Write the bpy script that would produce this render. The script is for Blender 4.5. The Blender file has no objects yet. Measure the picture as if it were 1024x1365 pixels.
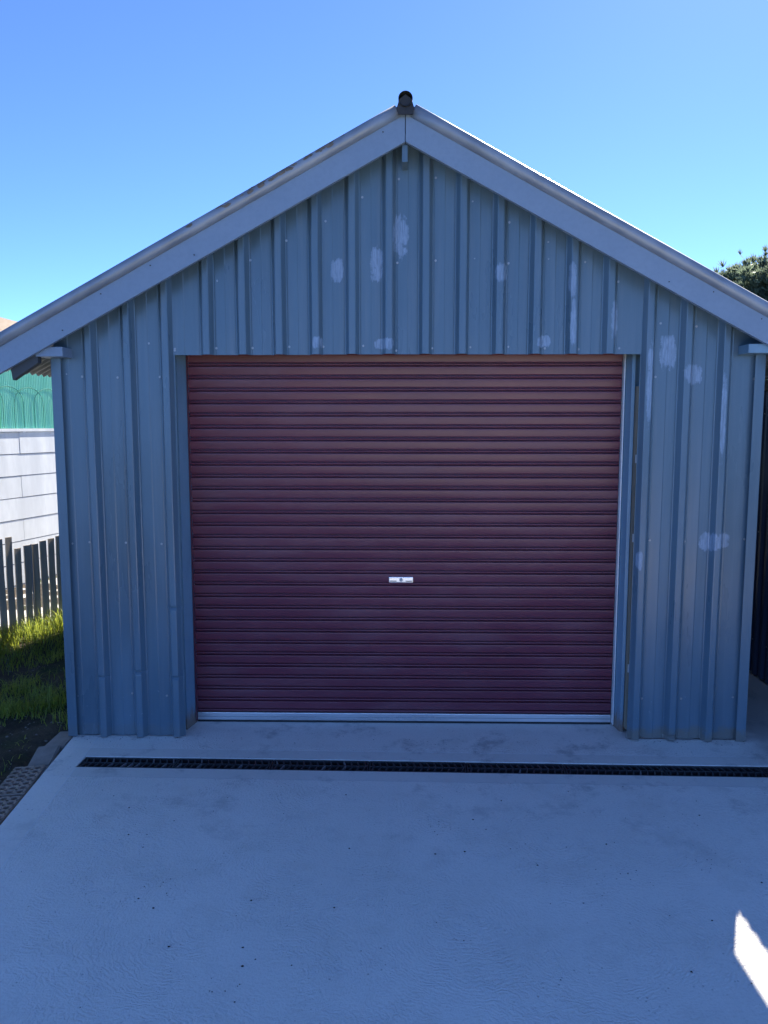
import bpy, bmesh, math, random
from mathutils import Vector, Matrix, noise

random.seed(7)
SC = bpy.context.scene
COL = SC.collection

# ------------------------------------------------------------------ camera, sky, sun, exposure
cam_data = bpy.data.cameras.new('camera')
cam_data.sensor_fit = 'HORIZONTAL'
cam_data.sensor_width = 36.0
cam_data.lens = 36.0 * 1025.0 / 1024.0
cam_data.clip_start = 0.05
cam_data.clip_end = 3000.0
cam = bpy.data.objects.new('camera', cam_data)
COL.objects.link(cam)
cam.location = (-0.0318, -4.103, 1.7184)
cam.rotation_euler = (math.pi / 2 - 0.1114, 0.0, 0.0184)
SC.camera = cam

SUN_TO = Vector((0.54, 1.17, 1.0)).normalized()          # towards the sun: behind the garage, a little to the right
SUN_EL = math.asin(SUN_TO.z)
SUN_AZ = math.atan2(SUN_TO.x, SUN_TO.y)

world = bpy.data.worlds.new('World')
SC.world = world
world.use_nodes = True
wn = world.node_tree
wn.nodes.clear()
w_out = wn.nodes.new('ShaderNodeOutputWorld')
w_bg = wn.nodes.new('ShaderNodeBackground')
w_sky = wn.nodes.new('ShaderNodeTexSky')
w_sky.sky_type = 'NISHITA'
w_sky.sun_disc = False
w_sky.sun_elevation = SUN_EL
w_sky.sun_rotation = SUN_AZ
w_sky.air_density = 0.21
w_sky.dust_density = 0.02
w_sky.ozone_density = 8.5
w_bg.inputs['Strength'].default_value = 0.15
wn.links.new(w_sky.outputs[0], w_bg.inputs[0])
wn.links.new(w_bg.outputs[0], w_out.inputs[0])

sun_data = bpy.data.lights.new('sun', 'SUN')
sun_data.energy = 3.8
sun_data.angle = math.radians(0.53)
sun_data.color = (1.0, 0.93, 0.82)
sun = bpy.data.objects.new('sun', sun_data)
COL.objects.link(sun)
sun.rotation_euler = (-SUN_TO).to_track_quat('-Z', 'Y').to_euler()
sun.location = (10, 20, 18)

SC.view_settings.view_transform = 'Standard'
SC.view_settings.look = 'None'
SC.view_settings.gamma = 1.0
SC.view_settings.use_curve_mapping = False
SC.view_settings.exposure = 2.18

# ------------------------------------------------------------------ helpers: objects
def mesh_data(name, verts, faces, mat, smooth=False):
    me = bpy.data.meshes.new(name)
    me.from_pydata([tuple(v) for v in verts], [], faces)
    me.update()
    if mat is not None:
        me.materials.append(mat)
    if smooth:
        me.polygons.foreach_set('use_smooth', [True] * len(me.polygons))
    return me

def link(name, me, parent=None, loc=(0, 0, 0), rot=(0, 0, 0), scale=(1, 1, 1)):
    o = bpy.data.objects.new(name, me)
    COL.objects.link(o)
    o.location = loc
    o.rotation_euler = rot
    o.scale = scale
    if parent is not None:
        o.parent = parent
    return o

def tag(o, label=None, cat=None, group=None, kind=None):
    if label: o['label'] = label
    if cat: o['category'] = cat
    if group: o['group'] = group
    if kind: o['kind'] = kind
    return o

def thing(name, label, cat, loc=(0, 0, 0), rz=0.0, group=None):
    o = bpy.data.objects.new(name, None)
    COL.objects.link(o)
    o.empty_display_size = 0.2
    o.location = loc
    o.rotation_euler = (0, 0, rz)
    return tag(o, label, cat, group)

class MB:
    """collects shapes into one mesh"""
    def __init__(self):
        self.v = []; self.f = []
    def add(self, vs, fs):
        n = len(self.v)
        self.v += [Vector(p) for p in vs]
        self.f += [tuple(i + n for i in f) for f in fs]
        return self
    def box(self, x0, x1, y0, y1, z0, z1):
        vs = [(x0, y0, z0), (x1, y0, z0), (x1, y1, z0), (x0, y1, z0), (x0, y0, z1), (x1, y0, z1), (x1, y1, z1), (x0, y1, z1)]
        fs = [(0, 3, 2, 1), (4, 5, 6, 7), (0, 1, 5, 4), (1, 2, 6, 5), (2, 3, 7, 6), (3, 0, 4, 7)]
        return self.add(vs, fs)
    def prism(self, poly, axis, a, b):
        """poly in the two other axes (order x,y,z without axis), extruded from a to b"""
        def mk(p, t):
            if axis == 'y': return (p[0], t, p[1])
            if axis == 'x': return (t, p[0], p[1])
            return (p[0], p[1], t)
        n = len(poly)
        vs = [mk(p, a) for p in poly] + [mk(p, b) for p in poly]
        fs = [tuple(range(n)), tuple(range(2 * n - 1, n - 1, -1))]
        fs += [(i, i + n, (i + 1) % n + n, (i + 1) % n) for i in range(n)]
        return self.add(vs, fs)
    def tube(self, p0, p1, r, seg=12, r1=None, caps=True):
        p0 = Vector(p0); p1 = Vector(p1); d = (p1 - p0).normalized()
        u = d.orthogonal().normalized(); w = d.cross(u)
        r1 = r if r1 is None else r1
        vs = []
        for p, rr in ((p0, r), (p1, r1)):
            for i in range(seg):
                a = 2 * math.pi * i / seg
                vs.append(p + (u * math.cos(a) + w * math.sin(a)) * rr)
        fs = [(i, (i + 1) % seg, (i + 1) % seg + seg, i + seg) for i in range(seg)]
        if caps:
            fs += [tuple(range(seg - 1, -1, -1)), tuple(range(seg, 2 * seg))]
        return self.add(vs, fs)
    def path(self, pts, r, seg=6):
        for a, b in zip(pts[:-1], pts[1:]):
            self.tube(a, b, r, seg)
        return self
    def build(self, name, mat, parent=None, off=(0, 0, 0), smooth=False, bevel=0.0, loc=None, rot=(0, 0, 0)):
        me = mesh_data(name, self.v, self.f, mat)
        bm = bmesh.new(); bm.from_mesh(me)
        bmesh.ops.recalc_face_normals(bm, faces=bm.faces)
        if bevel > 0:
            bmesh.ops.bevel(bm, geom=bm.edges[:], offset=bevel, segments=2, profile=0.7, affect='EDGES', clamp_overlap=True)
        bm.to_mesh(me); bm.free()
        if smooth:
            auto_smooth(me)
        return link(name, me, parent, loc if loc is not None else off, rot)

def auto_smooth(me, ang=math.radians(40)):
    bm = bmesh.new(); bm.from_mesh(me)
    for f in bm.faces: f.smooth = True
    for e in bm.edges:
        e.smooth = (len(e.link_faces) == 2 and e.calc_face_angle(0) < ang)
    bm.to_mesh(me); bm.free()

# ------------------------------------------------------------------ helpers: materials
class NT:
    def __init__(self, name):
        self.m = bpy.data.materials.new(name)
        self.m.use_nodes = True
        self.t = self.m.node_tree
        self.b = self.t.nodes['Principled BSDF']
        self.co = self.t.nodes.new('ShaderNodeNewGeometry').outputs['Position']
    def n(self, typ, **kw):
        nd = self.t.nodes.new(typ)
        for k, v in kw.items(): setattr(nd, k, v)
        return nd
    def l(self, a, b): self.t.links.new(a, b)
    def put(self, sock, v):
        if isinstance(v, bpy.types.NodeSocket): self.l(v, sock)
        elif isinstance(v, (tuple, list)) and len(v) == 3 and sock.type == 'RGBA': sock.default_value = (*v, 1)
        else: sock.default_value = v
    def math(self, op, a, b=0.0, c=None):
        nd = self.n('ShaderNodeMath', operation=op)
        self.put(nd.inputs[0], a); self.put(nd.inputs[1], b)
        if c is not None: self.put(nd.inputs[2], c)
        return nd.outputs[0]
    def vmath(self, op, a, b=(0, 0, 0)):
        nd = self.n('ShaderNodeVectorMath', operation=op)
        self.put(nd.inputs[0], a); self.put(nd.inputs[1], b)
        return nd.outputs['Value'] if op in ('LENGTH', 'DISTANCE', 'DOT_PRODUCT') else nd.outputs[0]
    def noise(self, scale, detail=4, rough=0.55, vec=None, stretch=None, dist=0.0):
        v = vec or self.co
        if stretch: v = self.vmath('MULTIPLY', v, stretch)
        nd = self.n('ShaderNodeTexNoise')
        nd.inputs['Scale'].default_value = scale; nd.inputs['Detail'].default_value = detail
        nd.inputs['Roughness'].default_value = rough; nd.inputs['Distortion'].default_value = dist
        self.l(v, nd.inputs['Vector'])
        return nd.outputs['Fac']
    def ramp(self, v, a, b, lo=0.0, hi=1.0):
        nd = self.n('ShaderNodeMapRange', interpolation_type='SMOOTHSTEP')
        self.put(nd.inputs['Value'], v)
        for k, x in (('From Min', a), ('From Max', b), ('To Min', lo), ('To Max', hi)): nd.inputs[k].default_value = x
        return nd.outputs[0]
    def mix(self, f, a, b, mode='MIX'):
        nd = self.n('ShaderNodeMix', data_type='RGBA', blend_type=mode)
        self.put(nd.inputs[0], f); self.put(nd.inputs[6], a); self.put(nd.inputs[7], b)
        return nd.outputs[2]
    def bump(self, h, strength=0.3, dist=0.01, prev=None):
        nd = self.n('ShaderNodeBump')
        nd.inputs['Strength'].default_value = strength; nd.inputs['Distance'].default_value = dist
        self.l(h, nd.inputs['Height'])
        if prev is not None: self.l(prev, nd.inputs['Normal'])
        return nd.outputs[0]
    def finish(self, col, rough=0.6, metal=0.0, normal=None, spec=None):
        self.put(self.b.inputs['Base Color'], col)
        self.put(self.b.inputs['Roughness'], rough)
        self.put(self.b.inputs['Metallic'], metal)
        if spec is not None: self.b.inputs['Specular IOR Level'].default_value = spec
        if normal is not None: self.l(normal, self.b.inputs['Normal'])
        return self.m

def simple(name, c, rough=0.6, metal=0.0, var=0.25, scale=6, bump=0.15, bscale=60, stretch=None, dark=None, spec=None):
    k = NT(name)
    f = k.ramp(k.noise(scale, 5, 0.6, stretch=stretch), 0.3, 0.7)
    d = dark or tuple(x * (1 - var) for x in c)
    col = k.mix(f, d, c)
    f2 = k.noise(bscale, 3, 0.6, stretch=stretch)
    col = k.mix(k.math('MULTIPLY', k.ramp(f2, 0.35, 0.75), 0.25), col, tuple(x * 0.7 for x in c))
    return k.finish(col, k.ramp(f, 0, 1, rough - 0.06, rough + 0.08), metal, k.bump(f2, bump, 0.004), spec)

# painted steel cladding, with touched-up patches of a lighter paint and dirt at the foot
PATCHES = [(-.35, 2.525, .032, .060), (-.147, 2.555, .033, .085), (-.022, 2.690, .036, .110), (.497, 2.502, .030, .046),
           (.862, 2.463, .018, .085), (1.372, 2.10, .042, .085), (1.502, 1.985, .050, .050), (1.625, 1.105, .045, .050),
           (1.690, 1.110, .045, .040), (1.256, 1.005, .014, .050), (-.105, 2.145, .050, .028), (-.455, 2.150, .026, .030),
           (.725, 2.155, .036, .030), (1.085, 2.26, .020, .10), (1.275, 1.93, .015, .20), (.870, 2.25, .014, .12), (1.662, 1.76, .012, .22)]
def cladding_material():
    k = NT('painted_cladding')
    base = (0.092, 0.152, 0.200)
    f = k.noise(1.4, 5, 0.6, stretch=(2.2, 2.2, 0.5))
    col = k.mix(k.ramp(f, 0.3, 0.7), tuple(x * 0.86 for x in base), tuple(x * 1.08 for x in base))
    streak = k.noise(9, 4, 0.65, stretch=(3.0, 3.0, 0.12))
    col = k.mix(k.math('MULTIPLY', k.ramp(streak, 0.42, 0.75), 0.45), col, (0.145, 0.19, 0.225))
    fine = k.noise(45, 4, 0.6)
    # touch-up patches with brushed edges
    br = k.noise(55, 3, 0.6, stretch=(1.0, 1.0, 0.25))
    xyz = k.n('ShaderNodeSeparateXYZ'); k.l(k.co, xyz.inputs[0])
    mask = None
    br2 = k.noise(16, 4, 0.7)
    br3 = k.noise(150, 3, 0.7, stretch=(1.0, 1.0, 0.10))
    wob = k.math('ADD', k.math('MULTIPLY', k.math('SUBTRACT', br, 0.5), 2.6), k.math('MULTIPLY', k.math('SUBTRACT', br2, 0.5), 3.4))
    wob = k.math('ADD', wob, k.math('MULTIPLY', k.math('SUBTRACT', br3, 0.5), 1.6))
    for (px, pz, rx, rz) in PATCHES:
        dx = k.math('MULTIPLY', k.math('SUBTRACT', xyz.outputs[0], px), 1 / rx)
        dz = k.math('MULTIPLY', k.math('SUBTRACT', xyz.outputs[2], pz), 1 / rz)
        p4 = k.math('ADD', k.math('POWER', k.math('ABSOLUTE', dx), 3.0), k.math('POWER', k.math('ABSOLUTE', dz), 3.0))
        m = k.ramp(k.math('ADD', p4, wob), 1.35, 0.55)
        mask = m if mask is None else k.math('MAXIMUM', mask, m)
    front = k.ramp(xyz.outputs[1], 0.05, 0.03)
    mask = k.math('MULTIPLY', k.math('MULTIPLY', mask, front), k.ramp(br3, 0.30, 0.65, 0.30, 0.85))
    col = k.mix(mask, col, (0.27, 0.35, 0.46))
    # soil splash and lifted paint along the foot
    foot = k.math('ADD', xyz.outputs[2], k.math('MULTIPLY', k.math('SUBTRACT', k.noise(11, 5, 0.7), 0.5), 0.16))
    fm = k.math('MULTIPLY', k.ramp(foot, 0.085, 0.035), k.ramp(xyz.outputs[0], -1.5, 1.3, 0.25, 0.8))
    col = k.mix(fm, col, (0.16, 0.145, 0.12))
    chips = k.math('MULTIPLY', k.ramp(k.noise(38, 4, 0.75), 0.66, 0.70), k.ramp(xyz.outputs[2], 0.55, 0.05, 0.0, 0.9))
    col = k.mix(chips, col, (0.24, 0.28, 0.32))
    col = k.mix(k.math('MULTIPLY', k.ramp(fine, 0.55, 0.8), 0.12), col, (0.08, 0.10, 0.12))
    nrm = k.bump(fine, 0.05, 0.003)
    return k.finish(col, k.ramp(f, 0.3, 0.7, 0.26, 0.38), 0.0, nrm, 0.55)

def concrete_material():
    k = NT('driveway_concrete')
    xyz = k.n('ShaderNodeSeparateXYZ'); k.l(k.co, xyz.inputs[0])
    X, Y = xyz.outputs[0], xyz.outputs[1]
    big = k.noise(0.9, 6, 0.62)
    mid = k.noise(5.0, 6, 0.68)
    fine = k.noise(90, 4, 0.7)
    col = k.mix(k.ramp(big, 0.3, 0.7), (0.78, 0.75, 0.69), (0.85, 0.82, 0.76))
    col = k.mix(k.math('MULTIPLY', k.ramp(mid, 0.46, 0.76), 0.50), col, (0.66, 0.625, 0.56))
    # broom and trowel fans
    vor = k.n('ShaderNodeTexVoronoi'); vor.inputs['Scale'].default_value = 1.9
    warp = k.vmath('ADD', k.co, k.vmath('MULTIPLY', k.n('ShaderNodeTexNoise').outputs['Color'], (0.0, 0.0, 0.0)))
    k.l(k.vmath('MULTIPLY', k.co, (1, 1, 0)), vor.inputs['Vector'])
    ring = k.math('ADD', k.math('MULTIPLY', vor.outputs['Distance'], 210.0), k.math('MULTIPLY', k.noise(3.4, 6, 0.75), 70.0))
    fan = k.math('SINE', ring)
    # smooth trowelled margins: along the left edge, each side of the drain, and the apron by the wall
    edge = k.math('ADD', X, k.math('MULTIPLY', Y, 0.089))
    left = k.ramp(edge, -1.700, -1.694)          # 0 on the margin
    dr = k.math('ABSOLUTE', k.math('ADD', k.math('ADD', Y, 0.362), k.math('MULTIPLY', X, 0.0157)))
    drain = k.math('MAXIMUM', k.ramp(dr, 0.166, 0.171), k.ramp(X, -1.75, -1.76))
    back = k.ramp(Y, -0.10, -0.16, 0.35, 1.0)
    rough_zone = k.math('MULTIPLY', k.math('MULTIPLY', left, drain), back)
    amp = k.math('MULTIPLY', rough_zone, k.math('MULTIPLY', k.ramp(k.noise(2.3, 3, 0.5), 0.34, 0.60), k.ramp(k.noise(14, 4, 0.7), 0.34, 0.60)))
    col = k.mix(k.math('MULTIPLY', k.math('MULTIPLY', k.ramp(fan, 0.2, 1.0), amp), 0.34), col, (0.72, 0.72, 0.72))
    col = k.mix(k.ramp(drain, 1.0, 0.0, 0.0, 0.38), col, (0.56, 0.54, 0.50))
    col = k.mix(k.ramp(left, 1.0, 0.0, 0.0, 0.55), col, (0.84, 0.80, 0.73))
    # thin pale tool lines where the margins meet the broomed field
    ln = k.math('MAXIMUM', k.ramp(k.math('ABSOLUTE', k.math('SUBTRACT', dr, 0.169)), 0.004, 0.0015),
                k.ramp(k.math('ABSOLUTE', k.math('ADD', edge, 1.697)), 0.004, 0.0015))
    col = k.mix(k.math('MULTIPLY', ln, 0.75), col, (0.72, 0.72, 0.71))
    # worn, dirty ground towards the passage on the right and dark smears by the wall foot
    side = k.math('ADD', X, k.math('MULTIPLY', k.math('SUBTRACT', k.noise(3.5, 5, 0.65), 0.5), 0.5))
    dirt = k.math('MULTIPLY', k.ramp(side, 1.80, 2.02), k.ramp(Y, -0.55, -0.15))
    col = k.mix(k.math('MULTIPLY', dirt, 0.65), col, (0.34, 0.32, 0.29))
    smear = k.math('MULTIPLY', k.ramp(k.noise(3.2, 6, 0.75), 0.52, 0.68), k.ramp(Y, -1.5, -0.2, 0.12, 1.0))
    col = k.mix(k.math('MULTIPLY', smear, 0.60), col, (0.30, 0.30, 0.295))
    # specks and small pits
    sp = k.n('ShaderNodeTexVoronoi'); sp.inputs['Scale'].default_value = 42.0; k.l(k.co, sp.inputs['Vector'])
    spk = k.math('MULTIPLY', k.ramp(sp.outputs['Distance'], 0.20, 0.09), k.ramp(k.noise(4.5, 5, 0.7), 0.50, 0.64))
    col = k.mix(k.math('MULTIPLY', spk, 0.6), col, (0.22, 0.21, 0.19))
    col = k.mix(k.math('MULTIPLY', k.ramp(fine, 0.48, 0.75), 0.42), col, (0.57, 0.54, 0.49))
    h = k.math('ADD', k.math('MULTIPLY', k.math('MULTIPLY', fan, amp), 0.36), k.math('MULTIPLY', fine, k.ramp(rough_zone, 0, 1, 0.35, 1.0)))
    nrm = k.bump(h, 0.62, 0.007)
    nrm = k.bump(mid, 0.10, 0.02, nrm)
    return k.finish(col, 0.82, 0.0, nrm, 0.3)

def soil_material():
    k = NT('soil')
    a = k.noise(3.0, 6, 0.7); b = k.noise(38, 5, 0.75)
    col = k.mix(k.ramp(a, 0.35, 0.65), (0.045, 0.038, 0.030), (0.115, 0.092, 0.066))
    col = k.mix(k.math('MULTIPLY', k.ramp(b, 0.6, 0.75), 0.6), col, (0.20, 0.18, 0.15))
    g = k.ramp(k.noise(1.7, 5, 0.7), 0.5, 0.66)
    col = k.mix(k.math('MULTIPLY', g, 0.7), col, (0.055, 0.085, 0.025))
    return k.finish(col, 0.95, 0.0, k.bump(k.math('ADD', b, a), 0.9, 0.03), 0.2)

def ground_material():
    k = NT('yard_ground')
    a = k.noise(0.25, 6, 0.6); b = k.noise(6, 6, 0.7)
    col = k.mix(k.ramp(a, 0.35, 0.65), (0.060, 0.090, 0.028), (0.10, 0.105, 0.05))
    col = k.mix(k.math('MULTIPLY', k.ramp(b, 0.5, 0.7), 0.5), col, (0.11, 0.09, 0.06))
    return k.finish(col, 0.95, 0.0, k.bump(b, 0.8, 0.06), 0.2)

def door_material():
    k = NT('maroon_door_paint')
    f = k.noise(1.1, 5, 0.6)
    col = k.mix(k.ramp(f, 0.3, 0.7), (0.128, 0.028, 0.046), (0.158, 0.036, 0.056))
    dust = k.noise(4, 6, 0.7, stretch=(0.5, 1, 1.6))
    col = k.mix(k.math('MULTIPLY', k.ramp(dust, 0.40, 0.75), 0.30), col, (0.22, 0.12, 0.13))
    return k.finish(col, k.ramp(dust, 0.3, 0.8, 0.30, 0.46), 0.0, k.bump(k.noise(60, 3), 0.04, 0.002), 0.5)

def green_sheet_material():
    k = NT('green_translucent_sheet')
    f = k.noise(9, 5, 0.65, stretch=(1, 1, 0.15))
    col = k.mix(k.ramp(f, 0.3, 0.7), (0.24, 0.68, 0.42), (0.33, 0.80, 0.52))
    tr = k.n('ShaderNodeBsdfTranslucent'); k.put(tr.inputs['Color'], k.mix(0.35, col, (0.25, 0.85, 0.6)))
    mx = k.n('ShaderNodeMixShader'); mx.inputs[0].default_value = 0.55
    k.finish(col, 0.35, 0.0, None, 0.5)
    k.l(k.b.outputs[0], mx.inputs[1]); k.l(tr.outputs[0], mx.inputs[2])
    k.l(mx.outputs[0], k.t.nodes['Material Output'].inputs['Surface'])
    return k.m

def leaf_material(name, c0, c1, trans, straw=0.0):
    k = NT(name)
    oi = k.noise(4.0, 3, 0.6)
    col = k.mix(k.ramp(oi, 0.35, 0.65), c0, c1)
    col = k.mix(k.ramp(k.noise(70.0, 2, 0.5), 0.60, 0.66, 0.0, straw), col, (0.34, 0.27, 0.14))
    tr = k.n('ShaderNodeBsdfTranslucent'); k.put(tr.inputs['Color'], k.mix(0.5, col, trans))
    mx = k.n('ShaderNodeMixShader'); mx.inputs[0].default_value = 0.45
    k.finish(col, 0.5, 0.0, None, 0.3)
    k.l(k.b.outputs[0], mx.inputs[1]); k.l(tr.outputs[0], mx.inputs[2])
    k.l(mx.outputs[0], k.t.nodes['Material Output'].inputs['Surface'])
    return k.m

M = {}
M['clad'] = cladding_material()
def jamb_material():
    k = NT('painted_jamb_steel')
    f = k.noise(4, 5, 0.6, stretch=(1.5, 1.5, 0.4)); f2 = k.noise(50, 4, 0.7)
    col = k.mix(k.ramp(f, 0.3, 0.7), (0.15, 0.25, 0.33), (0.18, 0.30, 0.39))
    xyz = k.n('ShaderNodeSeparateXYZ'); k.l(k.co, xyz.inputs[0])
    z = k.math('ADD', xyz.outputs[2], k.math('MULTIPLY', k.math('SUBTRACT', k.noise(17, 5, 0.75, stretch=(1, 1, 0.4)), 0.5), 0.30))
    col = k.mix(k.ramp(z, 0.13, 0.03, 0.0, 0.85), col, (0.20, 0.125, 0.075))
    col = k.mix(k.math('MULTIPLY', k.ramp(f2, 0.55, 0.75), 0.25), col, (0.09, 0.12, 0.15))
    return k.finish(col, 0.4, 0.0, k.bump(f2, 0.08, 0.003), 0.5)
M['jamb'] = jamb_material()
M['concrete'] = concrete_material()
M['soil'] = soil_material()
M['ground'] = ground_material()
M['door'] = door_material()
M['green'] = green_sheet_material()
M['grass'] = leaf_material('grass_blades', (0.10, 0.17, 0.04), (0.16, 0.24, 0.06), (0.85, 0.90, 0.10), 0.8)
M['needle'] = leaf_material('pine_needles', (0.085, 0.120, 0.085), (0.150, 0.190, 0.135), (0.26, 0.33, 0.22))
M['bark'] = simple('pine_bark', (0.16, 0.11, 0.075), 0.9, 0, 0.5, 4, 0.6, 25, (1, 1, 0.3))
M['barge'] = simple('barge_board_paint', (0.215, 0.285, 0.375), 0.55, 0, 0.10, 3, 0.12, 45)
M['roll'] = simple('weathered_roll_flashing', (0.30, 0.33, 0.37), 0.42, 0.25, 0.28, 5, 0.12, 40, None, (0.20, 0.22, 0.25))
M['lichen'] = simple('lichen_crust', (0.25, 0.19, 0.14), 0.95, 0, 0.5, 30, 0.8, 120)
M['ridge'] = simple('dark_ridge_iron', (0.045, 0.045, 0.048), 0.7, 0.2, 0.4, 12, 0.3, 60)
M['galv'] = simple('galvanised_roof_iron', (0.36, 0.38, 0.40), 0.45, 0.5, 0.3, 7, 0.1, 50)
M['alu'] = simple('mill_aluminium', (0.74, 0.75, 0.77), 0.28, 0.85, 0.15, 5, 0.06, 80, (0.1, 1, 1))
M['white_guide'] = simple('pale_guide_edge', (0.80, 0.80, 0.78), 0.4, 0.2, 0.15, 5, 0.06, 60)
M['rubber'] = simple('black_rubber', (0.018, 0.018, 0.020), 0.7, 0, 0.3)
M['screw'] = simple('zinc_screw', (0.38, 0.39, 0.40), 0.4, 0.5, 0.2)
M['timber'] = simple('grey_raw_timber', (0.34, 0.28, 0.20), 0.85, 0, 0.4, 9, 0.5, 70, (2, 2, 0.15))
M['dark_timber'] = simple('dark_painted_timber', (0.070, 0.078, 0.085), 0.75, 0, 0.3, 6, 0.3, 50)
M['paling'] = simple('weathered_paling', (0.44, 0.37, 0.285), 0.9, 0, 0.45, 7, 0.7, 60, (2.5, 2.5, 0.2), (0.30, 0.25, 0.20))
M['paling_edge'] = M['paling']
M['plank'] = simple('white_wall_plank', (0.62, 0.645, 0.66), 0.55, 0, 0.20, 4, 0.15, 30, (1, 1, 0.25))
M['grate'] = simple('black_plastic_grate', (0.045, 0.047, 0.052), 0.45, 0, 0.3, 14, 0.2, 80)
M['worn'] = simple('scuffed_grate_plastic', (0.20, 0.20, 0.21), 0.6, 0, 0.4, 18, 0.2, 80)
M['brick'] = simple('pale_brown_brick', (0.42, 0.31, 0.235), 0.92, 0, 0.35, 14, 0.7, 90)
M['paver'] = simple('grey_brown_paver', (0.34, 0.29, 0.25), 0.92, 0, 0.35, 9, 0.7, 80)
M['navy'] = simple('dark_navy_steel', (0.045, 0.060, 0.105), 0.38, 0, 0.3, 4, 0.06, 50, (1, 1, 0.2))
M['stone'] = simple('soil_stone', (0.22, 0.20, 0.18), 0.92, 0, 0.3, 16, 0.9, 70)
M['mortar'] = simple('splashed_mortar', (0.52, 0.50, 0.47), 0.92, 0, 0.3, 16, 0.9, 70)
M['pebble'] = simple('dark_grit', (0.05, 0.045, 0.04), 0.9, 0, 0.4)
M['tan_roof'] = simple('tan_roof_tiles', (0.17, 0.125, 0.085), 0.85, 0, 0.2, 5, 0.4, 20)
M['brickwall'] = simple('cream_house_wall', (0.55, 0.48, 0.38), 0.85, 0, 0.15)
M['glass'] = simple('dark_window_glass', (0.03, 0.035, 0.04), 0.08, 0, 0.2, 3, 0.0)
M['white'] = simple('white_painted_frame', (0.75, 0.75, 0.74), 0.5, 0, 0.1)
M['wire'] = simple('green_shadow_loop', (0.03, 0.22, 0.15), 0.6, 0, 0.2)

# ------------------------------------------------------------------ setting: ground, soil bank, concrete slab
g = MB()
R = 900.0
g.add([(-R, -R, -0.16), (R, -R, -0.16), (R, R, -0.16), (-R, R, -0.16)], [(0, 1, 2, 3)])
tag(g.build('ground', M['ground']), kind='structure')

FA = Vector((-3.165, 1.744)); FD = Vector((0.45, 0.90)).normalized(); FN = Vector((FD.y, -FD.x))   # fence line, FN faces the camera
def soil_h(x, y):
    p = Vector((x, y))
    d = (p - FA).dot(FN)                     # distance in front of the fence
    t = (p - FA).dot(FD)
    base = -0.035 + 0.010 * noise.noise(Vector((x * 3, y * 3, 0))) + 0.012 * noise.noise(Vector((x * 9, y * 9, 4)))
    edge = 0.40 + 0.07 * noise.noise(Vector((t * 3.0, 2.0, 0)))
    s = max(0.0, min(1.0, (edge + 0.10 - d) / 0.20)); s = s * s * (3 - 2 * s)
    bank = 0.055 + 0.05 * max(-0.6, min(0.8, t)) + 0.015 * noise.noise(Vector((x * 6, y * 6, 9)))
    h = base + s * bank
    far = max(abs(x + 3.2) - 3.6, abs(y - 1.0) - 6.0, 0.0)
    return h - min(0.2, far * 0.25)

nx, ny = 150, 260
xs = [-7.6 + (5.85) * (i / nx) ** 0.62 for i in range(nx + 1)]
ys = [-6.8 + 14.6 * j / ny for j in range(ny + 1)]
vs = []; fs = []
for j, y in enumerate(ys):
    for i, x in enumerate(xs):
        xe = -1.838 - 0.089 * y if y < 0 else -1.838
        xx = min(x, xe + 0.06)
        z = soil_h(xx, y)
        vs.append((xx, y, min(z, -0.012) if xx > xe - 0.03 else z))
for j in range(ny):
    for i in range(nx):
        a = j * (nx + 1) + i
        fs.append((a, a + 1, a + nx + 2, a + nx + 1))
tag(link('soil_bank', mesh_data('soil_bank', vs, fs, M['soil'], True)), kind='structure')

# slab with the trench for the drain left open
DROT = -0.0157
DX0, DX1, DW = -1.665, 2.30, 0.066
def dpt(x, off, z=0.0): return (x - off * math.sin(DROT), -0.362 + DROT * x + off, z)
h0, h1, h2, h3 = dpt(DX0, -DW), dpt(DX1, -DW), dpt(DX1, DW), dpt(DX0, DW)
o0, o1, o2, o3, kk = (-1.838 + 0.089 * 9, -9, 0), (3.6, -9, 0), (3.6, 6.5, 0), (-1.838, 6.5, 0), (-1.838, 0, 0)
sv = [o0, o1, o2, o3, kk, h0, h1, h2, h3]
sv += [(x, y, -0.15) for x, y, z in sv]
sf = [(0, 1, 6, 5), (1, 2, 7, 6), (2, 3, 8, 7), (3, 4, 8), (4, 5, 8), (4, 0, 5)]
loop = [0, 1, 2, 3, 4]
for a, b in zip(loop, loop[1:] + loop[:1]): sf.append((a, a + 9, b + 9, b))
hole = [5, 6, 7, 8]
for a, b in zip(hole, hole[1:] + hole[:1]): sf.append((a, b, b + 9, a + 9))
slab = MB().add(sv, sf)
slab_o = tag(slab.build('concrete_slab', M['concrete']), kind='structure')

# ------------------------------------------------------------------ garage
SL = 0.540                                     # roof slope
GL = 4.0                                       # depth of the garage
def zbot(x): return 3.105 - SL * abs(x)        # lower edge of the barge boards
def zroof(x): return 3.232 - SL * abs(x)
GO = Vector((0, 2.0, 0))
garage = thing('garage', 'small gabled garage clad in ribbed blue-grey steel with a closed maroon roller door', 'garage', GO)
OFF = tuple(-GO)

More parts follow.
